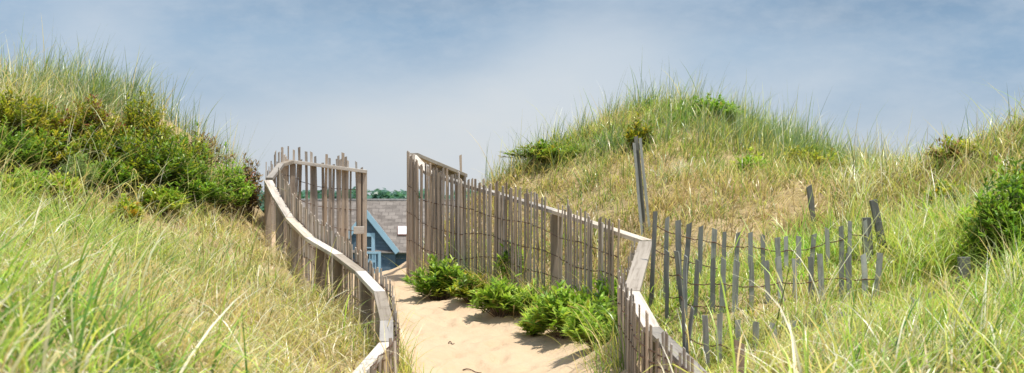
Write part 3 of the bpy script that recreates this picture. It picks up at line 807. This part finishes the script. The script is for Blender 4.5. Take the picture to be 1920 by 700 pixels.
# left slope
def rowgap(x, y, px):
    """the grass is shorter where the snow fence rows stand"""
    g = np.ones(len(x))
    for pl in (row1, row2, row3):
        yy = np.interp(x, [p.x for p in pl], [p.y for p in pl]); g = np.where((x < pl[-1].x+.15) & (y < yy+.1) & (y > yy-.9), np.minimum(g, .30+.35*np.clip((yy-.45-y)/.4, 0, 1)), g)
    return np.where((px > 1660) & (px < 1870) & (y > 8.8) & (y < 11.3), np.minimum(g, .2), g)
def leftpatch(c, x, y, px, py, rg):
    """green patches and pinkish straw patches of a metre or so"""
    m = pnoise(x, y, .55, 31)+rg.normal(0, .12, len(x))
    st = np.clip(1-np.abs(py-500)/150, 0, 1)*np.clip((px-60)/250, 0, 1)*.5                 # the drier middle of the slope
    c = np.where((rg.random(len(x)) < st)[:, None], np.array([.80, .64, .40])*rg.uniform(.7, 1.2, len(x))[:, None], c)
    c = np.where((rg.random(len(x)) < .09)[:, None], DARK*1.2, c)
    c = np.where((m > .30)[:, None], c*np.array([.72, .96, .55]), c)
    return np.where((m < -.22)[:, None], c*.5+.5*np.array([.74, .55, .33])*rg.uniform(.7, 1.15, len(x))[:, None], c)
grass('beach_grass', 'pale straw and yellow green beach grass lying over in the wind on the left slope', 95000, (-7, -.9, 6.5, 19),
      lambda x, y, px, py: b(leftside(x, y) & (py > 376)) * np.clip(.8+1.7*pnoise(x, y, .9, 3), .2, 1),
      (.22, .50), [STRAW, PALE, YGRN, OLG, GREEN, TAN, DARK], [25, 20, 30, 9, 7, 6, 4], tilt=(.5, .42), curl=(1.0, .6), wind=-.35, windk=.3, clump=(12, .10), seed=11, width=(.005, .012), tone=leftpatch)
grass('beach_grass', 'blurred bright green beach grass nearest the camera at the lower left', 9000, (-4.5, -.6, 2.8, 7.4),
      lambda x, y, px, py: b(leftside(x, y)) * np.clip(1.3-(px-100)/360, .03, 1)*np.clip(.75+1.9*pnoise(x, y, 1.3, 8), np.where(px < 160, .6, .1), 1),
      (.34, .66), [LGRN, GREEN, DGRN, YGRN, STRAW, PALE], [36, 22, 16, 8, 3, 15], tilt=(.35, .3), curl=(.8, .45), wind=-.1, windk=.5, clump=(14, .06), seed=12, width=(.008, .015))
def crest_l(x, y, px, py):
    ok = leftside(x, y) & (y > 17.3) & (py < 368)
    return b(ok)*np.clip(.5+1.7*pnoise(x, y, 1.3, 2), .08, 1)*np.where(y < 18.2, .45, 1)
grass('beach_grass', 'thin upright blue green grass along the crest of the left dune', 15000, (-9.5, -2.9, 17.3, 20.8), crest_l,
      (.36, .74), [BGRN, GREEN, YGRN, PALE, STRAW, DARK], [48, 10, 10, 13, 13, 6], tilt=(.18, .16), curl=(.3, .26), wind=0., windk=.45, clump=(11, .08), seed=13, width=(.005, .012))
grass('beach_grass', 'pale dry blades hanging over the shrubs on the left dune face', 2200, (-8.5, -2.9, 14.8, 18.2),
      lambda x, y, px, py: b(leftside(x, y) & (py < 395) & (py > 170))*np.clip(.5+1.9*pnoise(x, y, 1.3, 25), .04, .95),
      (.60, 1.0), [PALE, STRAW, YGRN, TAN], [45, 30, 15, 10], tilt=(.3, .25), curl=(.9, .4), wind=-.4, windk=.5, clump=(8, .07), seed=54, width=(.006, .0115))
grass('beach_grass', 'straw and green grass threading between the shrubs on the left dune', 9500, (-8.5, -2.8, 14.5, 18.6),
      lambda x, y, px, py: b(leftside(x, y) & (py < 400))*np.clip(.5+1.9*pnoise(x, y, 1.1, 5), .1, .95),
      (.40, .85), [STRAW, YGRN, GREEN, PALE, TAN], [28, 20, 14, 28, 10], tilt=(.35, .3), curl=(.7, .4), wind=-.2, windk=.5, clump=(10, .09), seed=14, width=(.005, .011))
# middle dune
def dune_m(x, y, px, py):
    bare = np.exp(-(((px-1090)/50)**2+((py-388)/18)**2))
    return b(rightside(x, y) & (y > 13))*np.clip(.85+.9*pnoise(x, y, .9, 4)-.6*bare, .3, 1)
def dune_tone(c, x, y, px, py, rg):
    low = np.clip((py-310)/70, 0, 1)*np.exp(-(np.maximum(0, px-1500)/150)**2); m = pnoise(x, y, .75, 51)+rg.normal(0, .13, len(x))
    dry = rg.random(len(x)) < np.clip(low*.36+np.where(m < -.22, .35, 0), 0, .85)
    d2 = np.where((rg.random(len(x)) < .5)[:, None], np.array([.72, .55, .30]), np.array([.50, .35, .19]))
    c = np.where(((m > .16) & (py < 350))[:, None], c*np.array([.55, .82, .45]), c)
    c = np.where((rg.random(len(x)) < .07)[:, None], DARK, c)
    return np.where(dry[:, None], d2*rg.uniform(.75, 1.2, len(x))[:, None], c)
def rightpatch(c, x, y, px, py, rg):
    m = pnoise(x, y, .7, 71)+rg.normal(0, .13, len(x))
    c = np.where((m > .24)[:, None], c*np.array([.66, .92, .5]), c)
    return np.where((m < -.24)[:, None], c*.5+.5*np.array([.72, .56, .33])*rg.uniform(.7, 1.1, len(x))[:, None], c)
grass('beach_grass', 'fine straw and olive grass covering the face of the middle dune', 105000, (-1.3, 8.5, 13, 22.8), dune_m,
      (.18, .42), [STRAW, OLG, YGRN, GREEN, TAN, PALE], [20, 20, 22, 20, 12, 6], tilt=(.42, .38), curl=(.7, .5), wind=-.2, windk=.3, clump=(12, .07), seed=21, tone=dune_tone, width=(.005, .0115))
grass('beach_grass', 'darker green and olive tussocks scattered over the face of the middle dune', 17000, (-1.3, 8.5, 13.2, 22.4),
      lambda x, y, px, py: b(rightside(x, y) & (px < 1720))*np.clip(.35+2.2*pnoise(x, y, .8, 44), .02, 1),
      (.24, .50), [GREEN, OLG, DARK, YGRN, TAN, DGRN], [28, 20, 16, 20, 8, 8], tilt=(.4, .3), curl=(.6, .4), wind=0., windk=.2, clump=(26, .055), seed=55, width=(.005, .0105))
def crest_m(x, y, px, py):
    return b(rightside(x, y) & (y > 19.2) & (py < 372) & (px < 1720))*np.clip(.45+1.8*pnoise(x, y, 1.3, 7), .05, 1)*np.clip(1.1-np.abs(px-1250)/800, .3, 1)
grass('beach_grass', 'tall wispy blue green grass standing on the crest of the middle dune', 12500, (-1.2, 6.5, 19.6, 22.8), crest_m,
      (.34, .74), [BGRN, GREEN, YGRN, PALE, STRAW], [46, 14, 14, 14, 12], tilt=(.19, .17), curl=(.3, .25), wind=0., windk=.4, clump=(12, .09), seed=22, width=(.005, .0105))
# right side
grass('beach_grass', 'tall yellow green grass burying the snow fence rows on the right', 82000, (.9, 6.5, 6.8, 13.4),
      lambda x, y, px, py: b(rightside(x, y))*np.clip(.8+1.5*pnoise(x, y, 1.0, 6), .25, 1),
      (.26, .58), [YGRN, LGRN, STRAW, GREEN, PALE, OLG, DARK, DGRN], [28, 20, 13, 11, 14, 5, 5, 4], tilt=(.36, .34), curl=(.75, .5), wind=-.15, windk=.3, clump=(12, .09), seed=31, width=(.005, .0115), hfac=rowgap, tone=rightpatch)
grass('beach_grass', 'blurred bright grass nearest the camera at the lower right', 7000, (.7, 4.6, 5.4, 8.8),
      lambda x, y, px, py: np.clip((px-1190)/250, 0, 1)*np.clip(.55+1.6*pnoise(x, y, 1.1, 9), np.where(px > 1750, .5, .06), 1),
      (.34, .66), [LGRN, YGRN, PALE, STRAW, GREEN], [34, 30, 18, 10, 8], tilt=(.4, .32), curl=(.8, .45), wind=0., windk=.3, clump=(12, .08), seed=32, width=(.007, .0135), hfac=lambda x, y, px: np.where((px > 1640) & (px < 1880), .45, np.where(px > 1560, .62, 1.)))
grass('beach_grass', 'pale bending straw grass over the right dune', 36000, (3., 9.5, 10, 18.4),
      lambda x, y, px, py: b((px > 1580))*np.clip(.7+1.6*pnoise(x, y, .9, 1), .12, 1)*np.where(y > 12.8, 1, .8)*np.where(y < 11.4, .15, 1),
      (.28, .58), [PALE, STRAW, YGRN, OLG, GREEN, TAN], [24, 26, 20, 10, 12, 8], tilt=(.42, .38), curl=(.85, .5), wind=-.3, windk=.4, clump=(12, .10), seed=33, width=(.005, .012), tone=rightpatch)
grass('beach_grass', 'wispy upright green grass along the crest of the right dune', 7500, (3.8, 9.5, 14.2, 19.4),
      lambda x, y, px, py: b((px > 1600) & (py < 350))*np.clip(.45+1.8*pnoise(x, y, 1.2, 4), .05, 1),
      (.36, .78), [BGRN, GREEN, YGRN, PALE, STRAW], [44, 14, 14, 16, 12], tilt=(.2, .18), curl=(.35, .3), wind=.1, windk=.4, clump=(12, .09), seed=34, width=(.005, .0105))
grass('beach_grass', 'long separate arching blades, pale and bright green, rising over the left slope grass', 6500, (-5.5, -.9, 4.6, 14),
      lambda x, y, px, py: b(leftside(x, y) & (py > 384))*np.clip(.4+1.8*pnoise(x, y, .9, 15), .04, 1),
      (.50, .85), [PALE, LGRN, STRAW, YGRN, GREEN, DGRN], [28, 18, 24, 10, 12, 8], tilt=(.45, .3), curl=(1.0, .4), wind=-.2, windk=.55, clump=(7, .06), seed=51, width=(.007, .0125), hfac=lambda x, y, px: np.clip(.55+.05*y, .5, 1))
grass('beach_grass', 'long separate arching blades, pale and bright green, over the right hand grass', 4500, (.9, 5.5, 6, 13),
      lambda x, y, px, py: b(rightside(x, y))*np.clip(.4+1.8*pnoise(x, y, .9, 18), .04, 1),
      (.45, .80), [PALE, LGRN, STRAW, YGRN, GREEN], [28, 26, 18, 18, 10], tilt=(.45, .3), curl=(.95, .4), wind=.1, windk=.2, clump=(7, .06), seed=52, width=(.006, .0115), hfac=lambda x, y, px: np.minimum(rowgap(x, y, px)*1.25, np.clip(.5+.05*y, .5, 1)))
grass('beach_grass', 'short fresh grass on the ground between the snow fence rows', 16000, (.9, 3.8, 9.8, 13.4),
      lambda x, y, px, py: b(rightside(x, y)),
      (.08, .20), [YGRN, LGRN, GREEN, STRAW, OLG], [32, 24, 20, 14, 10], tilt=(.4, .3), curl=(.6, .4), wind=0., windk=.2, clump=(10, .07), seed=53, width=(.005, .009))
# tufts on the path edges
def edge(x, y, px, py):
    r = np.exp(-((x-(xr(y)-.16))/.18)**2)*(x < xr(y)+.05)*(y > 11)*(y < 17.6)
    l = np.exp(-((x-(xl(y)+.16))/.10)**2)*(x > xl(y)+.08)*(y > 10)*(y < 13.0)*.35
    r = r*np.where(y < 13.5, .4, 1)
    return np.clip(r+l, 0, 1)*np.clip(.7+1.6*pnoise(x, y, 1.6, 2), 0, 1)
grass('beach_grass', 'loose tufts of grass along the edges of the sand path against the fences', 46000, (-1.6, 1.5, 10, 18), edge,
      (.25, .55), [GREEN, YGRN, STRAW, LGRN, TAN], [28, 26, 22, 14, 10], tilt=(.3, .28), curl=(.6, .4), wind=3.1, windk=.35, clump=(14, .05), seed=41, width=(.005, .010))

# ------------------------------------------------------------------ far wood
rgw = np.random.default_rng(77); B_, D_, L_, W2, C2 = [], [], [], [], []
for k in range(110):
    d = rgw.uniform(300, 380); px = rgw.uniform(380, 1150); x = (px-960)*d/F
    top = (HZ-(361-11*math.exp(-((px-705)/16)**2)-3*math.sin(px*.05)-rgw.uniform(-4, 5)))*d/F+EYE
    n = 600; a = rgw.uniform(0, 2*np.pi, n); u = rgw.uniform(-1, 1, n); s = np.sqrt(1-u*u); rr_ = rgw.uniform(.7, 1.05, n)
    rad = rgw.uniform(3, 5.5); hgt = (top+6)/2
    B_.append(np.stack([x+s*np.cos(a)*rad*rr_, d+s*np.sin(a)*rad*rr_, top-hgt+u*hgt*rr_], 1))
    dd = rgw.normal(0, 1, (n, 3)); D_.append(dd/np.linalg.norm(dd, axis=1, keepdims=True))
    L_.append(rgw.uniform(.9, 1.9, n)); W2.append(rgw.uniform(.7, 1.4, n))
    c0 = np.array([.11, .235, .165])*rgw.uniform(.8, 1.25); C2.append(c0*rgw.uniform(.75, 1.3, n)[:, None])  # distance haze put into the leaf colour as a blue green tint
V_, q, C_ = leaves(np.concatenate(B_), np.concatenate(D_), np.concatenate(L_), np.concatenate(W2), np.concatenate(C2))
tag(link('far_wood', npmesh('far_wood', V_, q, C_), M['leaf']), 'hazy blue green wood on the skyline behind the house roof', 'wood', None, 'stuff')

# ------------------------------------------------------------------ sky, sun, camera
SUN = Vector((.24, -.20, .93)).normalized()
el = math.asin(SUN.z); rot = math.atan2(SUN.x, SUN.y)
w = bpy.data.worlds.new("World"); scene.world = w; w.use_nodes = True
t = w.node_tree; t.nodes.clear(); n = NT(t)
wo = n.n('ShaderNodeOutputWorld'); sky = n.n('ShaderNodeTexSky', sky_type='NISHITA')
sky.sun_disc = False; sky.sun_elevation = el; sky.sun_rotation = rot; sky.air_density = 1.0; sky.dust_density = 1.5
bg1 = n.n('ShaderNodeBackground'); n.l(sky.outputs[0], bg1.inputs[0]); bg1.inputs[1].default_value = .19
tc = n.n('ShaderNodeTexCoord'); sp = n.n('ShaderNodeSeparateXYZ'); n.l(tc.outputs['Generated'], sp.inputs[0])
ez = n.math('ARCSINE', sp.outputs[2]); az = n.math('ARCTAN2', sp.outputs[0], sp.outputs[1])
cv = n.n('ShaderNodeCombineXYZ'); n.l(n.math('MULTIPLY', az, 1.0), cv.inputs[0]); n.l(n.math('MULTIPLY', ez, 2.2), cv.inputs[1])
n1 = n.noise(cv.outputs[0], 5.0, 5, .55); n2 = n.noise(n.scale(cv.outputs[0], (1, 1, 1)), 16., 5, .6)
def blob(px, py, sx, sy, ang=0.):
    """soft cloud patch centred on a direction in the sky (azimuth, elevation)"""
    a0 = math.atan2(px-960, F); e0 = math.atan2(HZ-py, F)
    wa = n.math('ADD', n.math('SUBTRACT', az, a0), n.math('MULTIPLY', n.math('SUBTRACT', n1, .5), .10))
    we = n.math('ADD', n.math('SUBTRACT', ez, e0), n.math('MULTIPLY', n.math('SUBTRACT', n2, .5), .03))
    ca, sa = math.cos(ang), math.sin(ang)
    u = n.math('ADD', n.math('MULTIPLY', wa, ca*F/sx), n.math('MULTIPLY', we, sa*F/sx))
    v = n.math('ADD', n.math('MULTIPLY', wa, -sa*F/sy), n.math('MULTIPLY', we, ca*F/sy))
    r2 = n.math('ADD', n.math('MULTIPLY', u, u), n.math('MULTIPLY', v, v))
    return n.math('POWER', 2.718, n.math('MULTIPLY', r2, -1.0))
def lin(*c): return c4(*[((x/255+.055)/1.055)**2.4 if x > 10 else x/255/12.92 for x in c])
HAZE = lin(212, 216, 220); BLUE = lin(132, 164, 195); GREY = lin(150, 168, 186); WHITE = lin(199, 209, 220); MIDC = lin(163, 187, 210)
f_el = n.mapr(n.math('ADD', ez, n.math('MULTIPLY', n.math('SUBTRACT', n1, .5), .05)), .01, .128, 0, 1, True)
cc = n.mix(f_el, HAZE, MIDC)
cc = n.mix(n.math('MULTIPLY', n.mapr(n1, .42, .7, 0, 1), .25), cc, BLUE)
for (px, py, sx, sy, ang, colr, k) in [
    (840, 85, 180, 75, 0, BLUE, .85), (420, 35, 260, 60, 0, BLUE, .6), (20, 80, 80, 60, 0, BLUE, .55), (330, 160, 250, 60, 0, BLUE, .35),
    (1800, 120, 330, 130, 0, BLUE, .8), (1440, 30, 330, 38, 0, BLUE, .8), (1220, 40, 120, 40, 0, BLUE, .5),
    (1000, 200, 230, 120, .45, lin(208, 215, 222), .9), (920, 250, 260, 90, 0, HAZE, .6), (160, 70, 110, 70, .5, WHITE, .55), (1120, 40, 70, 70, .5, WHITE, .5), (1480, 180, 220, 70, .3, WHITE, .45), (700, 250, 200, 60, 0, HAZE, .5),
    (1520, 22, 70, 18, -.35, GREY, .8), (1640, 8, 90, 14, -.1, GREY, .6), (880, 5, 130, 12, 0, GREY, .5), (650, 12, 200, 30, 0, MIDC, .4),
    (1700, 15, 420, 60, 0, lin(122, 152, 182), .9), (760, 5, 420, 45, 0, lin(122, 152, 182), .72), (1180, 130, 130, 90, .5, lin(205, 213, 221), .5)]:
    cc = n.mix(n.math('MULTIPLY', blob(px, py, sx, sy, ang), k, clamp=True), cc, colr)
n3 = n.noise(cv.outputs[0], 34., 6, .62)
cc = n.mix(n.mapr(n2, .38, .64, .0, .28), cc, WHITE)
cc = n.mix(n.mapr(n3, .45, .75, .0, .26), cc, WHITE)
bg2 = n.n('ShaderNodeBackground'); n.l(cc, bg2.inputs[0]); bg2.inputs[1].default_value = 1.04
mx = n.n('ShaderNodeMixShader')
n.l(n.mapr(ez, .2, .75, .93, .45, True), mx.inputs[0])
n.l(bg1.outputs[0], mx.inputs[1]); n.l(bg2.outputs[0], mx.inputs[2]); n.l(mx.outputs[0], wo.inputs[0])

sd = bpy.data.lights.new('sun', 'SUN'); sd.energy = 5.0; sd.angle = math.radians(1.5); sd.color = (1., .955, .87)
so = bpy.data.objects.new('sun', sd); col.objects.link(so); so.rotation_euler = SUN.to_track_quat('Z', 'Y').to_euler(); so.location = (0, 0, 30)

cd = bpy.data.cameras.new('camera'); co = bpy.data.objects.new('camera', cd); col.objects.link(co)
co.location = (0, 0, EYE); co.rotation_euler = (math.pi/2, 0, 0)
cd.sensor_width = 36; cd.lens = 36*F/1920; cd.shift_y = (HZ-350)/1920; cd.clip_start = .1; cd.clip_end = 8000
cd.dof.use_dof = True; cd.dof.focus_distance = 15.; cd.dof.aperture_fstop = 4.2
scene.camera = co
scene.view_settings.view_transform = 'Standard'; scene.view_settings.look = 'None'; scene.view_settings.exposure = 0; scene.view_settings.gamma = 1
scene.cycles.max_bounces = 6; scene.cycles.transmission_bounces = 4; scene.cycles.use_denoising = True
